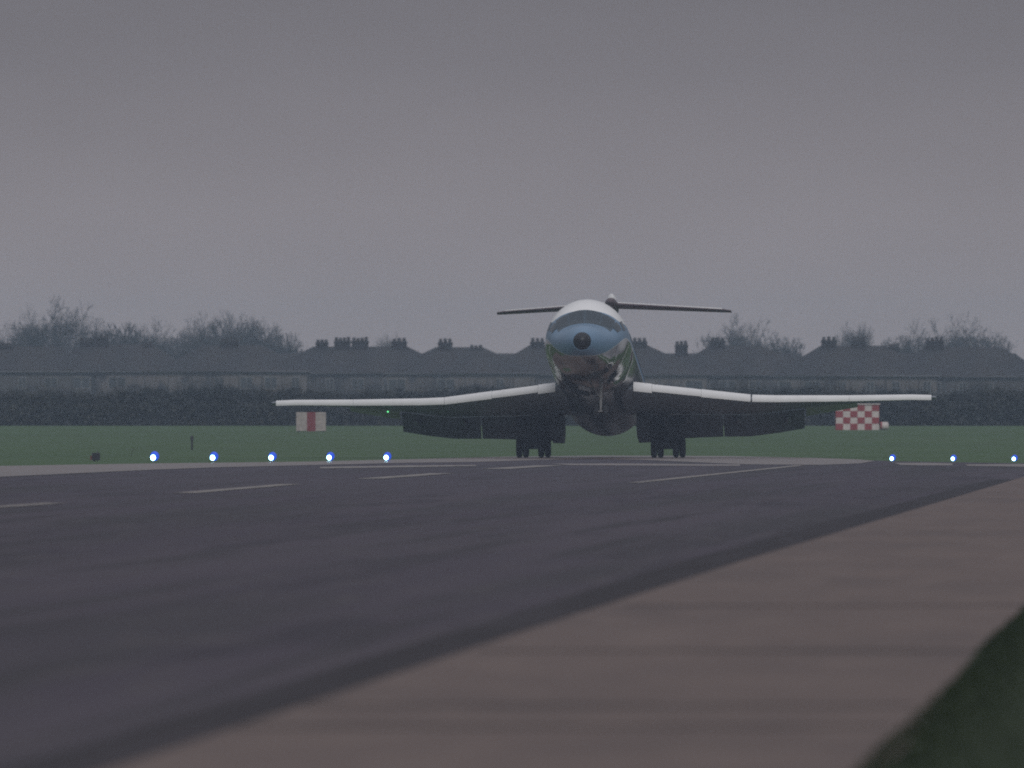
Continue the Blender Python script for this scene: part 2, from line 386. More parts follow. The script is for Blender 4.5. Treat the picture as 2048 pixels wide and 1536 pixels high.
def patch(name, s0, s1, p0, p1, m, parent, off=.02, ns=5, npp=5, skew=0.0):
    bm = bmesh.new(); top = []; bot = []
    for lay, o_ in ((top, off), (bot, -.03)):
        for i in range(ns + 1):
            lay.append([bm.verts.new(surf(s0 + (s1 - s0) * i / ns + skew * (j_ / npp), R(p0 + (p1 - p0) * j_ / npp), o_)) for j_ in range(npp + 1)])
    for i in range(ns):
        for j_ in range(npp):
            bm.faces.new((top[i][j_], top[i][j_ + 1], top[i + 1][j_ + 1], top[i + 1][j_]))
    for i in range(ns):
        for k in (0, npp): bm.faces.new((top[i][k], top[i + 1][k], bot[i + 1][k], bot[i][k]))
    for j_ in range(npp):
        for k in (0, ns): bm.faces.new((top[k][j_], top[k][j_ + 1], bot[k][j_ + 1], bot[k][j_]))
    return obj(name, bm, m, parent, smooth=30)
patch('windscreen_frame', 2.62, 3.44, -57, 57, mat('windscreen_frame', (.05, .075, .10), .4), air, off=.008, ns=6, npp=24)
for sg in (-1, 1):
    patch('windscreen_pane', 2.68, 3.36, sg * 2.0, sg * 27, M['glass'], air)
    patch('windscreen_pane', 2.72, 3.40, sg * 30, sg * 53, M['glass'], air, skew=.18)
    patch('side_window', 2.98, 3.62, sg * 55.5, sg * 71, M['glass'], air, skew=.12)
    patch('side_window', 3.95, 4.45, sg * 60, sg * 74, M['glass'], air)
    # passenger windows: one pane mesh copied down the cabin
    bm = bmesh.new(); n_ = 14
    ring = [(0.11 * math.copysign(abs(math.cos(a)) ** .7, math.cos(a)), .17 * math.copysign(abs(math.sin(a)) ** .7, math.sin(a))) for a in (2 * PI * i / n_ for i in range(n_))]
    loft(bm, [[Vector((0, a, b_)) for a, b_ in ring], [Vector((sg * .025, a, b_)) for a, b_ in ring]])
    proto = obj('cabin_window', bm, M['glass'], air)
    base = surf(7.4, sg * R(75)); proto.location = base; proto.rotation_euler = (0, -sg * R(15), 0)
    for k in range(1, 19):
        c = proto.copy(); COL.objects.link(c); c.parent = air; c.location = surf(7.4 + k * .82, sg * R(75)); c.rotation_euler = (0, -sg * R(15), 0)

# wings -------------------------------------------------------------
WS = [(1.2, 12.1, -1.19, 7.6, .80), (1.7, 12.45, -1.18, 7.1, .76), (4.2, 14.3, -1.18, 5.75, .58), (7.0, 16.4, -1.20, 4.25, .44), (8.0, 17.08, -1.13, 3.95, .41),
      (11.0, 19.12, -.86, 2.95, .30), (14.5, 21.4, -.52, 2.0, .20), (15.05, 21.95, -.475, 1.45, .13)]      # x, LE station, LE z, chord, thickness
def wing_at(x):
    for a, b_ in zip(WS, WS[1:]):
        if x <= b_[0]:
            t = (x - a[0]) / (b_[0] - a[0]); return [a[k] + (b_[k] - a[k]) * t for k in range(5)]
    return list(WS[-1])
INC = R(1.8)
def inc(x): return R(1.8) if x < 7 else R(1.8 - 7.0 * min(1, (x - 7) / 4.5))
def airfoil(x, ls, lz, ch, tk, sg, c0=0.0, c1=1.0):
    pts = []
    us = [c0 + (c1 - c0) * (1 - math.cos(PI * i / 9)) / 2 for i in range(10)]
    def h(u): return 5 * (.2969 * math.sqrt(max(u, 0)) - .126 * u - .3516 * u * u + .2843 * u**3 - .1015 * u**4)
    def P(u, zz): return L(sg * x, ls + u * ch * math.cos(inc(x)), lz - u * ch * math.sin(inc(x)) + zz)
    for u in us[::-1]: pts.append(P(u, tk * h(u) * 1.05 + .004))
    for u in us[1:]: pts.append(P(u, -tk * h(u) * .95 - .004))
    return pts
for sg in (-1, 1):
    bm = bmesh.new(); loft(bm, [airfoil(*wsx, sg) for wsx in WS])
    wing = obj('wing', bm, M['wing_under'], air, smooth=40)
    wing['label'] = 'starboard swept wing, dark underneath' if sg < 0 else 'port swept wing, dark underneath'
    # drooped white leading edge in sections
    def slat_ring(x, dn=0.0):
        _, ls, lz, ch, tk = wing_at(x); k = (0.40 if x < 4 else max(.27, .40 - (x - 4) * .0125)) + dn
        sec = [(.52, .26), (.25, .235), (.05, .14), (-.14, -.04), (-.26, -.28), (-.30, -.52), (-.24, -.72), (-.14, -.70), (-.08, -.45), (.05, -.22), (.28, .02), (.50, .18)]
        return [L(sg * x, ls - .10 * k + a * k * 1.0, lz + tk * .34 + b_ * k) for a, b_ in sec]
    for x0, x1, dn in ((1.75, 2.55, .07), (2.56, 4.7, -.03), (4.71, 6.86 if sg > 0 else 6.915, .01), (6.93, 11.2, .0), (11.21, 14.85, .0)):
        bm = bmesh.new(); nseg = 4
        loft(bm, [slat_ring(x0 + (x1 - x0) * i / nseg, dn) for i in range(nseg + 1)])
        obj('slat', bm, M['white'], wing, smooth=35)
    # flaps, lowered
    def flap_ring(x, ln, ang):
        _, ls, lz, ch, tk = wing_at(x)
        s0 = ls + ch * .93; z0 = lz - ch * .93 * math.sin(inc(x)) - .10
        a = R(ang); sec = [(0, .0), (.12, .075), (.4, .08), (1, .01), (1, -.01), (.4, -.05), (.12, -.06)]
        return [L(sg * x, s0 + u * ln * math.cos(a) + v_ * ln * math.sin(a), z0 - u * ln * math.sin(a) + v_ * ln * math.cos(a)) for u, v_ in sec]
    for x0, x1, l0, l1, ang in ((1.95, 5.45, 1.80, 1.50, 33), (5.5, 9.1, 1.45, 1.30, 35)):
        bm = bmesh.new(); loft(bm, [flap_ring(x0 + (x1 - x0) * i / 3, l0 + (l1 - l0) * i / 3, ang) for i in range(4)])
        obj('flap', bm, M['flap'], wing, smooth=30)
    for xf in (3.9, 6.2, 8.4):                       # flap track fairings
        _, ls, lz, ch, tk = wing_at(xf)
        bm = bmesh.new(); lathe(bm, [(0, .02), (.3, .09), (.9, .13), (1.6, .10), (2.1, .02)], L(sg * xf, ls + ch * .72, lz - ch * .05 - .28), 'Y', 12)
        obj('flap_fairing', bm, M['wing_under'], wing, smooth=True)
    _, ls, lz, ch, tk = wing_at(10.6)               # pale aileron strip
    bm = bmesh.new(); 
    def ail(x):
        _, ls, lz, ch, tk = wing_at(x); s0 = ls + ch * .72; z0 = lz - ch * .72 * math.sin(inc(x)) - .085
        return [L(sg * x, s0, z0 + .04), L(sg * x, s0 + ch * .33, z0 - .05 - .19 * (11.9 - x) / 2.7), L(sg * x, s0 + ch * .33, z0 - .09 - .19 * (11.9 - x) / 2.7), L(sg * x, s0, z0 - .04)]
    loft(bm, [ail(9.2), ail(11.5)]); obj('aileron', bm, M['pale_metal'], wing)
    bm = bmesh.new(); p = L(sg * 14.95, 23.1, -.44); tube(bm, p, p + Vector((sg * .28, .35, .01)), .012, .006, 6); obj('static_wick', bm, M['dark_metal'], wing)
bm = bmesh.new(); _, ls, lz, ch, tk = wing_at(9.85); bmesh.ops.create_uvsphere(bm, u_segments=12, v_segments=8, radius=.042, matrix=Matrix.Translation(L(-9.6, ls + .25, lz - .36)))
o = obj('navigation_lamp', bm, emis('green_lamp', (0.15, 1.0, 0.35), 1.3), air, smooth=True); o['label'] = 'small lit green lamp under the starboard wing'

# tail ---------------------------------------------------------------
def slab_foil(pts):      # pts: (pos, chord, thickness, dirs)
    pass
bm = bmesh.new()
def fin_ring(z, s0, ch, tk):
    us = [(1 - math.cos(PI * i / 8)) / 2 for i in range(9)]
    h = lambda u: 5 * (.2969 * math.sqrt(u) - .126 * u - .3516 * u * u + .2843 * u**3 - .1015 * u**4)
    return [L(tk * h(u), s0 + u * ch, z) for u in us[::-1]] + [L(-tk * h(u), s0 + u * ch, z) for u in us[1:]]
loft(bm, [fin_ring(1.2, 26.5, 6.9, .75), fin_ring(3.0, 28.1, 5.6, .60), fin_ring(4.85, 29.9, 4.2, .42)])
obj('tail_fin', bm, M['white'], air, smooth=40)
bm = bmesh.new(); lathe(bm, [(0, .03), (.25, .17), (.7, .28), (1.8, .31), (3.2, .25), (4.3, .10), (4.6, .02)], L(0, 29.2, 4.96), 'Y', 24)
obj('bullet_fairing', bm, M['tail'], air, smooth=True)
bm = bmesh.new(); loft(bm, [fin_ring(5.16, 29.9, 3.4, .44), fin_ring(5.38, 30.0, 3.1, .38), fin_ring(5.48, 30.3, 2.5, .2)])
obj('fin_cap', bm, M['white'], air, smooth=40)
TZ = 4.98
for sg in (-1, 1):
    def tp(x, s0, ch, tk, lo, hi):
        us = [(1 - math.cos(PI * i / 8)) / 2 for i in range(9)]
        h = lambda u: 5 * (.2969 * math.sqrt(u) - .126 * u - .3516 * u * u + .2843 * u**3 - .1015 * u**4)
        inc_ = R(3.9); up = [L(sg * x, s0 + u * ch, TZ + u * ch * math.sin(inc_) + (tk * h(u) if hi else 0) + (0.0)) for u in us[::-1]]
        dn = [L(sg * x, s0 + u * ch, TZ + u * ch * math.sin(inc_) - tk * h(u)) for u in us[1:]]
        return up + dn
    bm = bmesh.new(); loft(bm, [tp(.15, 30.2, 3.3, .24, 1, 1), tp(5.0, 32.6, 1.75, .15, 1, 1), tp(5.38, 32.95, 1.35, .10, 1, 1)])
    tpn = obj('tailplane', bm, M['tail'], air, smooth=40)
    def skin(x, s0, ch, tk):
        h = lambda u: 5 * (.2969 * math.sqrt(u) - .126 * u - .3516 * u * u + .2843 * u**3 - .1015 * u**4)
        us = [.07 + .93 * i / 6 for i in range(7)]
        inc_ = R(3.9)
        f = lambda u, e: L(sg * x, s0 + u * ch, TZ + u * ch * math.sin(inc_) + tk * h(u) + e)
        return [f(u, .035) for u in us] + [f(u, -.004) for u in us[::-1]]
    bm = bmesh.new(); loft(bm, [skin(.3, 30.28, 3.25, .24), skin(5.0, 32.6, 1.75, .15)])
    obj('tailplane_skin', bm, M['white'], tpn, smooth=40)['label'] = 'white painted upper skin of the tailplane'
# engines
for sg in (-1, 1):
    bm = bmesh.new(); lathe(bm, [(.5, .05), (.48, .46), (0.1, .49), (0, .54), (.15, .61), (1.2, .68), (3.6, .66), (5.2, .47), (5.25, .40), (4.9, .38)], L(sg * 2.62, 25.2, .0), 'Y', 28)
    e = obj('engine_nacelle', bm, M['wing_under'], air, smooth=40)
    bm = bmesh.new(); box(bm, *sorted((sg * 1.5, sg * 2.15)), 26.2 - SG, 29.4 - SG, H - .1, H + .14, bev=.03); obj('pylon', bm, M['wing_under'], e)
bm = bmesh.new()
loft(bm, [[L(hw * math.sin(a), s, zc + hh * math.cos(a)) for a in (2 * PI * i / 24 for i in range(24))] for s, zc, hw, hh in
          ((24.9, 2.25, .50, .42), (24.8, 2.25, .62, .52), (25.1, 2.2, .68, .58), (27.5, 1.9, .66, .7), (31.5, 1.4, .3, .5))])
obj('centre_intake', bm, M['white'], air, smooth=50)

# landing gear ---------------------------------------------------------
def wheel_bm(cx, cy, cz, r, wd):
    bm = bmesh.new(); hw = wd / 2
    lathe(bm, [(-hw * .55, r * .42), (-hw * .8, r * .52), (-hw, r * .72), (-hw * .86, r * .90), (-hw * .5, r * .99), (0, r), (hw * .5, r * .99), (hw * .86, r * .90), (hw, r * .72), (hw * .8, r * .52), (hw * .55, r * .42)], (cx, cy, cz), 'X', 28)
    return bm
WR = .46
for sg in (-1, 1):
    gx = sg * 3.04; ax = L(gx, SG - .056, -H + WR + .004 - sg * .0265)
    bm = bmesh.new()
    top = L(gx * .93, SG - .35, -1.25)
    tube(bm, top, ax + Vector((0, 0, .55)), .17, .15, 16); tube(bm, ax + Vector((0, 0, .6)), ax, .10, .10, 14)
    tube(bm, ax - Vector((.66, 0, 0)), ax + Vector((.66, 0, 0)), .075, .075, 12)
    tube(bm, ax + Vector((0, -.16, .75)), ax + Vector((0, -.42, .42)), .05, .04, 8); tube(bm, ax + Vector((0, -.42, .42)), ax + Vector((0, -.12, .08)), .04, .05, 8)
    tube(bm, ax + Vector((0, 0, .85)), L(gx * .55, SG - .2, -1.4), .07, .07, 10); tube(bm, ax + Vector((0, 0, .9)), L(gx, SG + 1.3, -1.45), .06, .06, 10)
    box(bm, ax.x - .62, ax.x + .60, ax.y + .50, ax.y + .56, ax.z + .10, ax.z + 1.5, bev=.01)
    lathe(bm, [(-.24, .10), (-.2, .2), (.2, .2), (.24, .10)], ax + Vector((0, 0, .12)), 'X', 16)
    leg = obj('main_gear_leg', bm, M['dark_metal'], air, smooth=40)
    leg['label'] = 'starboard main undercarriage leg with four wheels abreast' if sg < 0 else 'port main undercarriage leg with four wheels abreast'
    for dx in (-.645, -.345, .345, .645):
        wh = obj('wheel', wheel_bm(ax.x + dx, ax.y, ax.z, WR, .27), M['tyre'], leg, smooth=35)
    # bay door hanging beside the fuselage
    bm = bmesh.new(); x0 = sg * 1.66; x1 = sg * 2.24
    rings = []
    for u in range(5):
        s_ = SG - 1.0 + u * .55
        rings.append([L(x0, s_, -1.55), L(x1, s_, -1.35), L(x1 + sg * .02, s_, -2.1), L(x1 - sg * .03, s_, -2.62), L(x0 + sg * .02, s_, -2.64), L(x0 - sg * .02, s_, -2.2)])
    loft(bm, rings); obj('gear_door', bm, M['dark_metal'], air, smooth=20)
# nose gear, offset to port
nx, ns_ = .60, 5.4
bm = bmesh.new(); axn = L(nx, ns_ - .25, -3.05)
tube(bm, L(nx, ns_, -1.6), axn, .075, .06, 12); tube(bm, axn - Vector((.3, 0, 0)), axn + Vector((.3, 0, 0)), .045, .045, 10)
tube(bm, axn + Vector((0, .02, .6)), L(nx - .5, ns_ + .1, -1.7), .035, .035, 8)
ng = obj('nose_gear_leg', bm, mat('nose_leg_metal', (.20, .20, .20), .5), air, smooth=40)
for dx in (-.2, .2): obj('wheel', wheel_bm(axn.x + dx, axn.y, axn.z, .30, .17), M['tyre'], ng, smooth=35)

# ------------------------------------------------------------------ runway lamps
M['lamp_body'] = mat('lamp_body_grey', (0.10, 0.10, 0.11), .6)
M['lens'] = emis('lit_lens', (0.40, 0.80, 1.0), 8.0)
M['halo'] = emis('blue_halo_glow', (0.01, 0.09, 0.85), 0.65)  # emission colour for the glare around each lens
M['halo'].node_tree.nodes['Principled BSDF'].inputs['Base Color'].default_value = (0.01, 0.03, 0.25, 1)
def runway_lamp():
    e = empty('runway_lamp', (0, 0, 0), '', 'runway lamp', 'lit lamps in a row across the runway threshold')
    bm = bmesh.new(); lathe(bm, [(0, .09), (.015, .09), (.02, .03), (.10, .03), (.11, .07), (.13, .07)], (0, 0, 0), 'Z', 14); obj('base', bm, M['lamp_body'], e, smooth=30)
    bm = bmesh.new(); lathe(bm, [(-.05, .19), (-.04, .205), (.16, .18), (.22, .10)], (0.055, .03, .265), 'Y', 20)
    obj('halo_shell', bm, M['halo'], e, smooth=40)  # added glowing shell, offset behind the lens, shaping its blue halo
    bm = bmesh.new(); lathe(bm, [(-.10, .02), (-.085, .08), (-.05, .118), (-.01, .12)], (-.02, -.02, .20), 'Y', 20); obj('lens', bm, M['lens'], e, smooth=50)
    return e
proto = None
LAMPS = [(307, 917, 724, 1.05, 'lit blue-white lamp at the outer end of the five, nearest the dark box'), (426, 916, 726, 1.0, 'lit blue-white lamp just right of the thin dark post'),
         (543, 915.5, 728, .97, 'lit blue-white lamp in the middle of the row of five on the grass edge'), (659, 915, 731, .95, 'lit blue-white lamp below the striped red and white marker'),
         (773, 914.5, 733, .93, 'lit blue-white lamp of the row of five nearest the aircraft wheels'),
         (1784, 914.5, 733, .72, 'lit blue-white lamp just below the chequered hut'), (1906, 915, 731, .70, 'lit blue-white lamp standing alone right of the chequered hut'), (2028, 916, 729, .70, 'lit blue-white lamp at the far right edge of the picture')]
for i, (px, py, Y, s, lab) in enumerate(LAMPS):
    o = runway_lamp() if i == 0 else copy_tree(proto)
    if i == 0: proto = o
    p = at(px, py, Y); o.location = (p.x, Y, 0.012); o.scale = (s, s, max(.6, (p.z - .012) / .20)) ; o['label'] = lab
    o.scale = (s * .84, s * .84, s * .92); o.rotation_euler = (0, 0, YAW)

# ------------------------------------------------------------------ small things on the grass
def mid(px, py): return ground(px, py)
M['red'] = mat('red_board_paint', (0.27, 0.04, 0.045), .6, var=.15)
M['cream'] = mat('white_board_paint', (0.56, 0.50, 0.48), .6, var=.18)
M['dull_cream'] = mat('weathered_white_paint', (0.36, 0.32, 0.30), .8, var=.25, nscale=4)
M['dull_red'] = mat('weathered_red_paint', (0.20, 0.04, 0.045), .8, var=.25, nscale=4)
# chequered hut
p = at(1715, 860, 1205); z0 = gz(1205)
hut = empty('chequered_hut', (p.x, 1205, z0), 'red and white chequered hut standing on the far grass under the port wing', 'hut', rz=YAW)
W, HH, DP, NX, NZ = 2.94, 1.72, 2.0, 6, 4
bm = bmesh.new(); box(bm, -W / 2 + .01, W / 2 - .01, .01, DP - .01, 0, HH - .01)
obj('wall', bm, M['cream'], hut)
bm = bmesh.new()
for i in range(NX):
    for k in range(NZ):
        x0 = -W / 2 + i * W / NX; zz = k * HH / NZ
        if (i + k) % 2 == 0: box(bm, x0, x0 + W / NX, -.012, .004, zz, zz + HH / NZ)
for sx in (-1, 1):
    for i in range(4):
        for k in range(NZ):
            if (i + k) % 2 == 0:
                xa = sx * W / 2; box(bm, *sorted((xa - sx * .004, xa + sx * .012)), i * DP / 4, (i + 1) * DP / 4, k * HH / NZ, (k + 1) * HH / NZ)
obj('red_panels', bm, M['red'], hut)
bm = bmesh.new(); box(bm, -W / 2 - .08, W / 2 + .08, -.08, DP + .08, HH, HH + .07, bev=.02); obj('roof', bm, M['cream'], hut)
p = at(1768, 861, 1204)
drum = empty('marker_drum', (p.x, 1204, gz(1204)), 'small white drum with a red band beside the chequered hut', 'drum', rz=YAW)
bm = bmesh.new(); lathe(bm, [(-.20, .23), (-.17, .27), (.22, .27), (.30, .20), (.33, .05)], (0, 0, .28), 'X', 20); obj('body', bm, M['cream'], drum, smooth=40)
bm = bmesh.new(); lathe(bm, [(-.215, .275), (-.10, .28)], (-.03, 0, .28), 'X', 20); obj('band', bm, M['red'], drum, smooth=40)
for dx in (-.15, .15):
    bm = bmesh.new(); box(bm, dx - .03, dx + .03, -.2, .2, 0, .06); obj('foot', bm, M['lamp_body'], drum)
# striped marker
p = at(622, 864, 1165)
sm = empty('striped_marker', (p.x, 1165, gz(1165)), 'low marker box with upright white, red and white stripes, under the starboard wing tip', 'marker', rz=YAW)
bm = bmesh.new(); box(bm, -.98, .98, 0, 1.0, .06, 1.30, bev=.05); obj('body', bm, M['dull_cream'], sm)
bm = bmesh.new(); box(bm, -.26, .30, -.015, 1.015, .05, 1.315, bev=.004); obj('red_stripe', bm, M['dull_red'], sm)
for dx in (-.8, .8):
    bm = bmesh.new(); box(bm, dx - .06, dx + .06, .1, .9, -.05, .07); obj('skid', bm, M['lamp_body'], sm)
# dark box with reddish face
p = ground(191, 923)
db = empty('junction_box', (p.x, p.y, .0), 'small dark box with a dull red side standing at the grass edge', 'box', rz=YAW)
bm = bmesh.new(); box(bm, -.15, .19, -.12, .14, .06, .36, bev=.02); obj('body', bm, mat('dark_box', (.02, .02, .024), .8), db)
bm = bmesh.new(); box(bm, -.22, -.148, -.1, .1, .06, .24, bev=.012); obj('side_panel', bm, mat('dull_red', (.14, .045, .04), .8), db)
bm = bmesh.new(); tube(bm, (.08, 0, 0), (.08, 0, .46), .025, .015, 8); tube(bm, (-.05, 0, 0), (-.05, 0, .08), .05, .05, 8); obj('stem', bm, M['lamp_body'], db)
# thin post
p = ground(384, 900)
po = empty('marker_post', (p.x, p.y, p.z), 'thin dark upright post in the grass between the outer two lamps', 'post')
bm = bmesh.new(); tube(bm, (0, 0, -.1), (0, 0, .55), .055, .05, 10); obj('stem', bm, mat('post_dark', (.03, .035, .03), .8), po, smooth=True)
bm = bmesh.new(); lathe(bm, [(.50, .06), (.53, .085), (.70, .08), (.74, .03)], (0, 0, 0), 'Z', 12); obj('head', bm, mat('post_head', (.035, .035, .04), .7), po, smooth=True)
p = ground(262, 912)
sk = empty('bent_stick', (p.x, p.y, 0), 'thin bent stick leaning out of the grass beside the outermost lamp', 'stick')
bm = bmesh.new(); tube(bm, (0, 0, -.05), (.06, 0, .2), .012, .01, 6); tube(bm, (.06, 0, .2), (.13, 0, .36), .01, .006, 6); obj('stem', bm, mat('stick', (.03, .03, .025), .9), sk)

# ------------------------------------------------------------------ houses
M['tile'] = layered('roof_tiles', (0.036, 0.034, 0.038), [((1, 1, 1), .12, .45, .6, (0.052, 0.045, 0.044), .8), ((.4, 1, 5), 2.0, .5, .7, (0.026, 0.025, 0.028), .6)], rough=.85)
M['brick'] = layered('brick', (0.028, 0.022, 0.023), [((1, 1, 3), 1.5, .45, .65, (0.02, 0.017, 0.018), .7)], rough=.9)
M['render'] = layered('pebble_dash', (0.14, 0.125, 0.12), [((1, 1, 1), .35, .45, .55, (0.045, 0.045, 0.05), .95)], rough=.9)
M['render_b'] = layered('grey_render', (0.085, 0.08, 0.08), [((1, 1, 1), .35, .45, .55, (0.04, 0.04, 0.044), .95)], rough=.9)
M['frame'] = mat('window_frame_white', (0.19, 0.185, 0.185), .5)
M['pane'] = mat('window_pane', (0.055, 0.06, 0.065), .15)
M['pot'] = mat('chimney_pot', (0.03, 0.023, 0.023), .8)
def zpx(py, Y): return at(1200, py, Y).z
def house(xl, xr, ra, rb, ridge_y, chim, Y, label, wallm, eave_y=745.0, depth=8.0, wins=True):
    """xl..xr eaves, ra..rb ridge (photo px at the house's distance); chim: (x0,x1,top)"""
    c = (xl + xr) / 2; P = at(c, 800, Y); k = Y / FPX
    W_ = (xr - xl) * k; zr = zpx(ridge_y, Y); ze = zpx(eave_y, Y); z0 = gz(Y)
    e = empty('house', (P.x, Y, z0), label, 'house', 'houses in a row beyond the airfield hedge', rz=0)
    X = lambda px: (px - c) * k
    hx = W_ / 2; ze -= z0; zr -= z0; ov = .35; bm = bmesh.new()
    box(bm, -hx + ov, hx - ov, ov, depth - ov, 0, ze - .02)
    obj('wall', bm, wallm, e)
    bm = bmesh.new(); a, b_ = X(ra), X(rb); my = depth / 2
    base = [(-hx, 0, ze), (hx, 0, ze), (hx, depth, ze), (-hx, depth, ze)]
    lowr = [(x, y, z - .14) for x, y, z in base]
    V = [bm.verts.new(v) for v in base]; V2 = [bm.verts.new(v) for v in lowr]; r1 = bm.verts.new((a, my, zr)); r2 = bm.verts.new((b_, my, zr))
    for f in ((V[0], V[1], r2, r1), (V[2], V[3], r1, r2), (V[1], V[2], r2), (V[3], V[0], r1)): bm.faces.new(f)
    for i in range(4): bm.faces.new((V[i], V2[i], V2[(i + 1) % 4], V[(i + 1) % 4]))
    bm.faces.new(V2)
    roof = obj('roof', bm, M['tile'], e)
    bm = bmesh.new(); tube(bm, (-hx, -.06, ze - .07), (hx, -.06, ze - .07), .07, .07, 8); obj('gutter', bm, M['lamp_body'], e)
    for (cx0, cx1, ct) in chim:
        x0, x1 = X(cx0), X(cx1); zt = zpx(ct, Y) - z0; ph = .40
        bm = bmesh.new(); box(bm, x0, x1, my - .45, my + .45, zr - 1.2, zt - ph); box(bm, x0 - .07, x1 + .07, my - .52, my + .52, zt - ph - .20, zt - ph - .06)
        ch = obj('chimney', bm, M['brick'], roof)
        bm = bmesh.new(); n = max(3, int((x1 - x0) / .42))
        for i in range(n):
            xx = x0 + (x1 - x0) * (i + .5) / n; h_ = ph + random.uniform(-.10, .06)
            lathe(bm, [(0, .20), (h_ - .06, .16), (h_ - .03, .19), (h_, .18)], (xx, my + random.uniform(-.1, .1), zt - ph), 'Z', 10)
        obj('chimney_pots', bm, M['pot'], roof)
    if wins:
        nw = max(2, int(round(W_ / 2.9)))
        for i in range(nw):
            for zc in (ze - 1.25, ze - 4.1):
                if zc < 1: continue
                xx = -hx + W_ * (i + .5) / nw + random.uniform(-.2, .2); ww = random.choice((.45, .7, .95))
                if random.random() < .25: continue
                bm = bmesh.new(); y_ = ov
                for bx in ((-ww, ww, zc - .65, zc - .57), (-ww, ww, zc + .57, zc + .65), (-ww, -ww + .07, zc - .57, zc + .57), (ww - .07, ww, zc - .57, zc + .57), (-.03, .03, zc - .57, zc + .57)):
                    box(bm, xx + bx[0], xx + bx[1], y_ - .05, y_ + .01, bx[2], bx[3])
                fr = obj('window', bm, M['frame'], e)
                bm = bmesh.new(); box(bm, xx - ww + .05, xx + ww - .05, y_ - .02, y_ + .005, zc - .6, zc + .6); obj('pane', bm, M['pane'], fr)
    return e
YF, YB, YT = 1880.0, 1895.0, 1925.0
HOUSES = [  # xl, xr, ridge a,b, ridge y, chimneys, Y, label
 (-160, 190, -90, 120, 692, [(-20, 20, 684), (60, 82, 690)], YF, 'roof at the far left end of the row, below the tallest bare tree', 'render_b', 742),
 (90, 380, 160, 300, 688, [(155, 180, 676), (182, 212, 667), (282, 300, 683)], YB, 'hip roofed house with a bulky dark chimney right of the tallest bare tree', 'render', 742),
 (310, 620, 400, 520, 690, [(437, 472, 675)], YF, 'house with one chimney half lost among the hazy bare trees', 'render', 742),
 (520, 915, 622, 812, 693, [(628, 652, 677), (665, 697, 674), (700, 733, 674), (780, 810, 675)], YB, 'wide hip roofed house with four chimney stacks on its ridge', 'render_b', 745),
 (765, 1075, 868, 962, 694, [(873, 901, 677), (936, 962, 690)], YF, 'hip roofed house with one tall chimney and one stubby one', 'render', 746),
 (960, 1205, 1056, 1110, 690, [(1058, 1086, 676)], YB, 'hip roofed house partly hidden behind the aircraft nose, starboard side', 'render_b', 748),
 (1190, 1420, 1262, 1292, 690, [(1262, 1291, 675), (1348, 1373, 682)], YF, 'narrow roofed house just right of the aircraft fuselage with a broad chimney', 'render', 749),
 (1320, 1650, 1418, 1520, 691, [(1418, 1448, 675)], YB, 'house with one chimney, under the broad bare tree by the tailplane tip', 'render_b', 750),
 (1540, 1880, 1640, 1770, 691, [(1641, 1671, 673), (1702, 1730, 674), (1775, 1797, 687)], YF, 'hip roofed house with three spaced chimneys, above the port wing', 'render', 751),
 (1740, 2110, 1850, 2000, 694, [(1850, 1886, 674)], YB, 'house with one large chimney below the wide bare tree at the right', 'render_b', 753),
 (2030, 2380, 2130, 2280, 692, [(2150, 2180, 674)], YF, 'house at the far right end of the row', 'render', 754)]
for (xl, xr, ra, rb, ry, ch, Y, lab, wm, ey) in HOUSES: house(xl, xr, ra, rb, ry, ch, Y, lab, M[wm], ey)
TER = [(-200, 330), (335, 760), (765, 1180), (1185, 1640), (1645, 2080)]
TL = ['low terrace whose ridge fills the gap at the far left of the row', 'low terrace showing as a level ridge behind the trees and the four-stack house', 'low terrace showing a flat ridge just left of the aircraft nose',
      'low terrace showing a flat ridge just right of the fuselage', 'low terrace showing a level ridge left of the large chimney']
for (a, b_), lab in zip(TER, TL): house(a, b_, a + 50, b_ - 50, 706.5, [], YT, lab, M['render_b'], 750, wins=False)

# ------------------------------------------------------------------ perimeter fence
M['wire'] = mat('fence_steel', (0.05, 0.055, 0.065), .7)
A, B = at(-250, 0, 1420), at(2350, 0, 1660)
za, zb = at(-250, 738, 1420).z, at(2350, 757, 1660).z
fe = empty('perimeter_fence', (0, 0, 0), 'tall thin steel fence whose dark top rail crosses in front of all the houses', 'fence')
bm = bmesh.new(); tube(bm, (A.x, A.y, za), (B.x, B.y, zb), .035, .035, 6); tube(bm, (A.x, A.y, za - .22), (B.x, B.y, zb - .22), .02, .02, 6); obj('top_rail', bm, M['wire'], fe)
for i in range(61):
    t = i / 60; p = A.lerp(B, t); zt = za + (zb - za) * t
    if i == 0:
        bm = bmesh.new(); tube(bm, (0, 0, 0), (0, 0, 1), .03, .03, 6); pp = obj('post', bm, M['wire'], fe)
    else:
        pp = pp.copy(); COL.objects.link(pp); pp.parent = fe
    pp.location = (p.x, p.y, gz(1400)); pp.scale = (1, 1, zt - gz(1400))

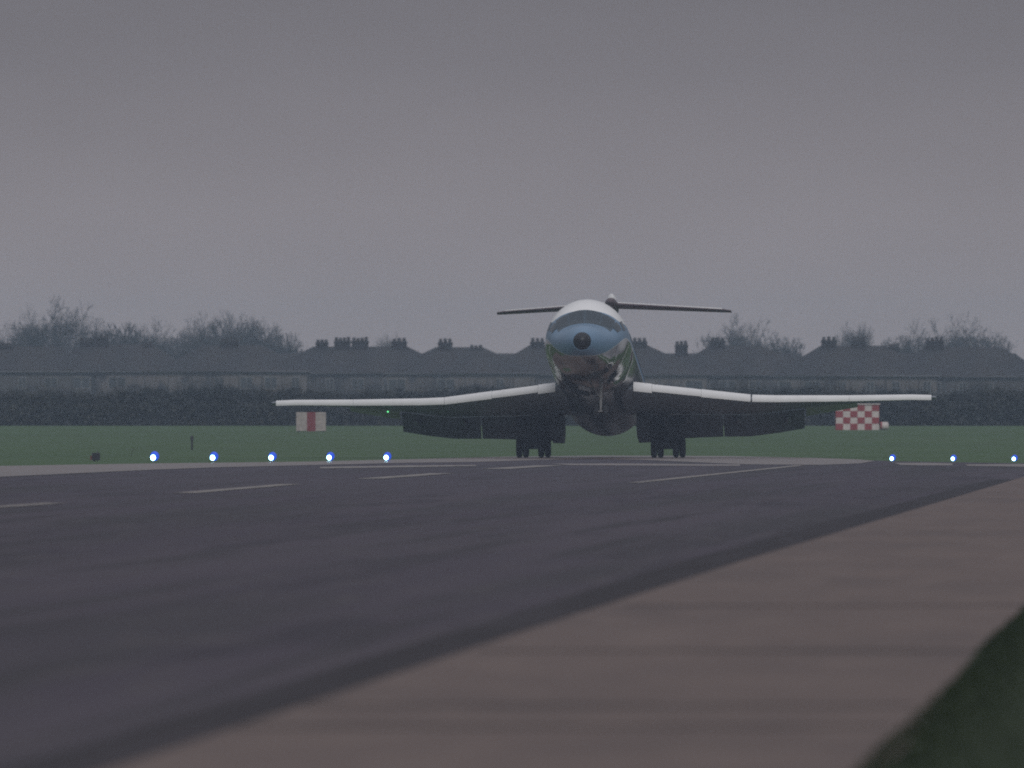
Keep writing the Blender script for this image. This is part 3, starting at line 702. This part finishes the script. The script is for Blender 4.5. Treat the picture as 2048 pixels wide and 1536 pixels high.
# ------------------------------------------------------------------ hedge (one mass)
M['hedge'] = layered('hedge_leaves', (0.042, 0.048, 0.052), [((1, 1, 1), .25, .42, .58, (0.055, 0.056, 0.052), .8), ((1, 1, 1), 3.0, .5, .7, (0.026, 0.031, 0.034), .6)], rough=.9, spec=.1)
rng = random.Random(11)
def htop(px):
    return 783 + 5 * math.sin(px * .011) + 3 * math.sin(px * .037 + 1) + 2 * math.sin(px * .09 + 2) + 1.5 * math.sin(px * .21)
vv, ff = [], []
YH = 1318.0
NPX = 360
for lay in range(2):
    pass
n0 = 0
for i in range(NPX + 1):
    px = -900 + i * 10.5; zt = at(px, htop(px) + 7, YH).z; x = at(px, 0, YH).x
    wob = .3 * math.sin(i * .7) + .2 * math.sin(i * 1.9)
    vv += [(x, YH + wob, .9), (x, YH - .3 + wob, .6 * zt + .4), (x, YH + .6 + wob, zt), (x, YH + 2.2 + wob, zt - .1), (x, YH + 3, .9)]
for i in range(NPX):
    for k in range(4): ff.append((i * 5 + k, (i + 1) * 5 + k, (i + 1) * 5 + k + 1, i * 5 + k + 1))
for i in range(62000):
    px = rng.uniform(-900, 2880); x = at(px, 0, YH).x; zt = at(px, htop(px), YH).z
    u = rng.random() ** .7; z = 1.0 + (zt - 1.0) * u + rng.gauss(0, .07); y = YH + rng.uniform(-.9, 2.0) - (.3 if u < .7 else 0)
    s = rng.uniform(.05, .14); a, b_ = rng.uniform(0, 2 * PI), rng.uniform(-1.2, 1.2)
    q = Euler((b_, a, rng.uniform(0, 3))).to_matrix(); n = len(vv)
    for c in ((-s, 0, -s * .7), (s, 0, -s), (s * .8, 0, s), (-s, 0, s * .6)): vv.append(tuple(Vector((x, y, z)) + q @ Vector(c)))
    ff.append((n, n + 1, n + 2, n + 3))
for i in range(9000):                      # thin leafless shoots in the same scrub
    px = rng.uniform(-900, 2880); x = at(px, 0, YH).x; zt = at(px, htop(px), YH).z
    hh = abs(rng.gauss(0, .42)) * (1 + .9 * math.sin(px * .02) ** 2) + .1; x2 = x + rng.gauss(0, .12 * hh + .03); y = YH + rng.uniform(-.4, 1.6); r = rng.uniform(.008, .022)
    n = len(vv); vv += [(x - r, y, zt - .4), (x + r, y, zt - .4), (x, y + r, zt - .4), (x2, y, zt + hh)]
    ff += [(n, n + 1, n + 3), (n + 1, n + 2, n + 3), (n + 2, n, n + 3)]
hd = raw('hedge', vv, ff, M['hedge']); tag(hd, 'long dark unbroken hedge and scrub bordering the far grass', 'hedge', kind='stuff')

# ------------------------------------------------------------------ bare trees
M['bark'] = mat('bark', (0.05, 0.047, 0.046), .95, var=.3)
M['twig'] = mat('twigs', (0.05, 0.047, 0.048), .95, var=.3)
def tree_mesh(seed, h, spread, trunk_frac=.28, levels=6, nb=3, upright=.25, tw=.036):
    rg = random.Random(seed); tv, tf, cv, cf = [], [], [], []
    def seg(V, F, a, b_, r0, r1, n):
        q = (b_ - a).to_track_quat('Z', 'Y'); k = len(V)
        for p, r in ((a, r0), (b_, r1)):
            for i in range(n): V.append(tuple(p + q @ Vector((r * math.cos(2 * PI * i / n), r * math.sin(2 * PI * i / n), 0))))
        for i in range(n): F.append((k + i, k + (i + 1) % n, k + n + (i + 1) % n, k + n + i))
    def grow(p, d, ln, r, lv):
        V, F = (tv, tf) if lv == 0 else (cv, cf)
        steps = 3 if lv < 3 else 2; q = p
        r1 = max(r * .62, tw * .5)
        for s in range(steps):
            dd = (d + Vector((rg.gauss(0, .13), rg.gauss(0, .13), rg.gauss(0, .07) + (.05 if lv > 1 else 0)))).normalized()
            nq = q + dd * ln / steps; ra = r + (r1 - r) * s / steps; rb = r + (r1 - r) * (s + 1) / steps
            seg(V, F, q, nq, ra, rb, 8 if lv == 0 else (5 if lv < 3 else 3)); d = dd
            if lv >= 1 and lv < levels and s < steps - 1 and rg.random() < .75:
                side = Vector((rg.gauss(0, 1), rg.gauss(0, 1), rg.gauss(0, .5))); nd = (d * .55 + side.normalized() * .85 + Vector((0, 0, upright))).normalized()
                grow(nq, nd, ln * rg.uniform(.5, .75), rb * .6, lv + 1)
            q = nq
        if lv < levels:
            for _ in range(nb if lv else nb + 2):
                az_ = rg.uniform(0, 2 * PI); ti = rg.uniform(.35, .95) * spread
                up = d.orthogonal().normalized(); up.rotate(Matrix.Rotation(az_, 3, d))
                nd = (d * math.cos(ti) + up * math.sin(ti) + Vector((0, 0, upright * .6))).normalized()
                grow(q, nd, ln * rg.uniform(.62, .86) * (1.0 if lv else 1.15), r1 * rg.uniform(.6, .85), lv + 1)
    grow(Vector((0, 0, 0)), Vector((0, 0, 1)), h * trunk_frac, h * .028, 0)
    zmax = max(v[2] for v in cv); s = h / zmax
    sc = lambda V: [(a * s, b_ * s, c * s) for a, b_, c in V]
    meshes = []
    for nm, V, F, m_ in (('trunk', sc(tv), tf, M['bark']), ('crown', sc(cv), cf, M['twig'])):
        me = bpy.data.meshes.new(nm); me.from_pydata(V, [], F); me.materials.append(m_); me.update(); meshes.append(me)
    xs_ = [v[0] * s for v in cv]; return meshes, (max(xs_) - min(xs_))
KINDS_ = [tree_mesh(5, 14, 1.0), tree_mesh(23, 14, 1.3, .2, upright=.15), tree_mesh(41, 14, .8, .25, upright=.4), tree_mesh(77, 10, .9, .15, 5, 4)]
TREES = [ # px, top y, width px, Y, kind, label
 (95, 588, 230, 1960, 1, 'tallest bare winter tree with a wide hazy crown above the leftmost roofs'),
 (30, 604, 150, 2010, 0, 'bare tree cut by the left edge of the picture'),
 (170, 625, 130, 1950, 1, 'slim bare tree with a forked crown beside the tallest tree'),
 (250, 642, 160, 1990, 3, 'low hazy bare tree above the second roof'),
 (345, 630, 190, 1970, 0, 'round hazy bare tree right of the low tree'),
 (418, 618, 140, 1985, 1, 'taller bare tree in the middle of the hazy left hand clump'),
 (490, 616, 170, 2000, 2, 'bare tree with thin open crown at the right of the hazy clump'),
 (300, 640, 130, 2010, 1, 'broad faint bare tree behind the round hazy tree'),
 (455, 632, 130, 2020, 0, 'faint bare tree between the two taller hazy ones'),
 (395, 655, 120, 1962, 3, 'bushy low bare tree in front of the hazy clump'),
 (530, 650, 120, 1965, 3, 'low bare tree at the end of the hazy clump'),
 (572, 662, 80, 1960, 3, 'small bare tree standing against the first clear roof'),
 (775, 662, 60, 2040, 2, 'faint little tree behind the four chimney roof'),
 (1465, 622, 185, 1950, 1, 'broad bare tree below the tip of the tailplane'),
 (1505, 640, 80, 1940, 0, 'dense bare tree on the right flank of the broad tree'),
 (1570, 672, 110, 1965, 3, 'low bushy tree between two roofs'),
 (1712, 640, 110, 1990, 2, 'thin faint tree behind the three chimney roof'),
 (1795, 668, 70, 1990, 3, 'small faint tree right of the three chimney roof'),
 (1858, 634, 150, 1945, 0, 'spreading bare tree over the large chimney'),
 (1905, 622, 205, 1955, 1, 'wide bare tree nearest the right edge'),
 (1990, 668, 80, 1965, 3, 'low bare tree at the right end of the roofs'),
 (2120, 640, 160, 1965, 2, 'bare tree past the right end of the picture'),
 (-110, 610, 180, 1965, 2, 'bare tree past the left end of the picture')]
for i, (px, ty, wpx, Y, kd, lab) in enumerate(TREES):
    Y += 230
    (me_t, me_c), wid = KINDS_[kd]; h0 = 14 if kd < 3 else 10
    z0 = gz(Y); htt = zpx(ty, Y) - z0; p = at(px, 0, Y)
    e = empty('bare_tree', (p.x, Y, z0), lab, 'tree', 'bare winter trees behind the houses', rz=random.uniform(0, 6.28))
    sz = htt / h0; sx = wpx * Y / FPX / wid * 1.08; sx = min(max(sx, sz * .6), sz * 2.2)
    e.scale = (sx, sx, sz)
    for me, nm in ((me_t, 'trunk'), (me_c, 'crown')):
        o = bpy.data.objects.new(nm, me); COL.objects.link(o); o.parent = e

# ------------------------------------------------------------------ haze
bm = bmesh.new(); box(bm, -950, 950, -80, 3550, -1.0, 24.0)
mh = bpy.data.materials.new('haze'); mh.use_nodes = True
t = mh.node_tree; t.nodes.clear(); o_ = t.nodes.new('ShaderNodeOutputMaterial'); pv = t.nodes.new('ShaderNodeVolumePrincipled')
pv.inputs['Color'].default_value = (0.60, 0.76, 1.0, 1); pv.inputs['Density'].default_value = 0.000165; pv.inputs['Anisotropy'].default_value = 0.0
t.links.new(pv.outputs[0], o_.inputs['Volume'])
hz = obj('haze', bm, mh); tag(hz, 'thin grey winter haze over the whole airfield', 'haze', kind='stuff')
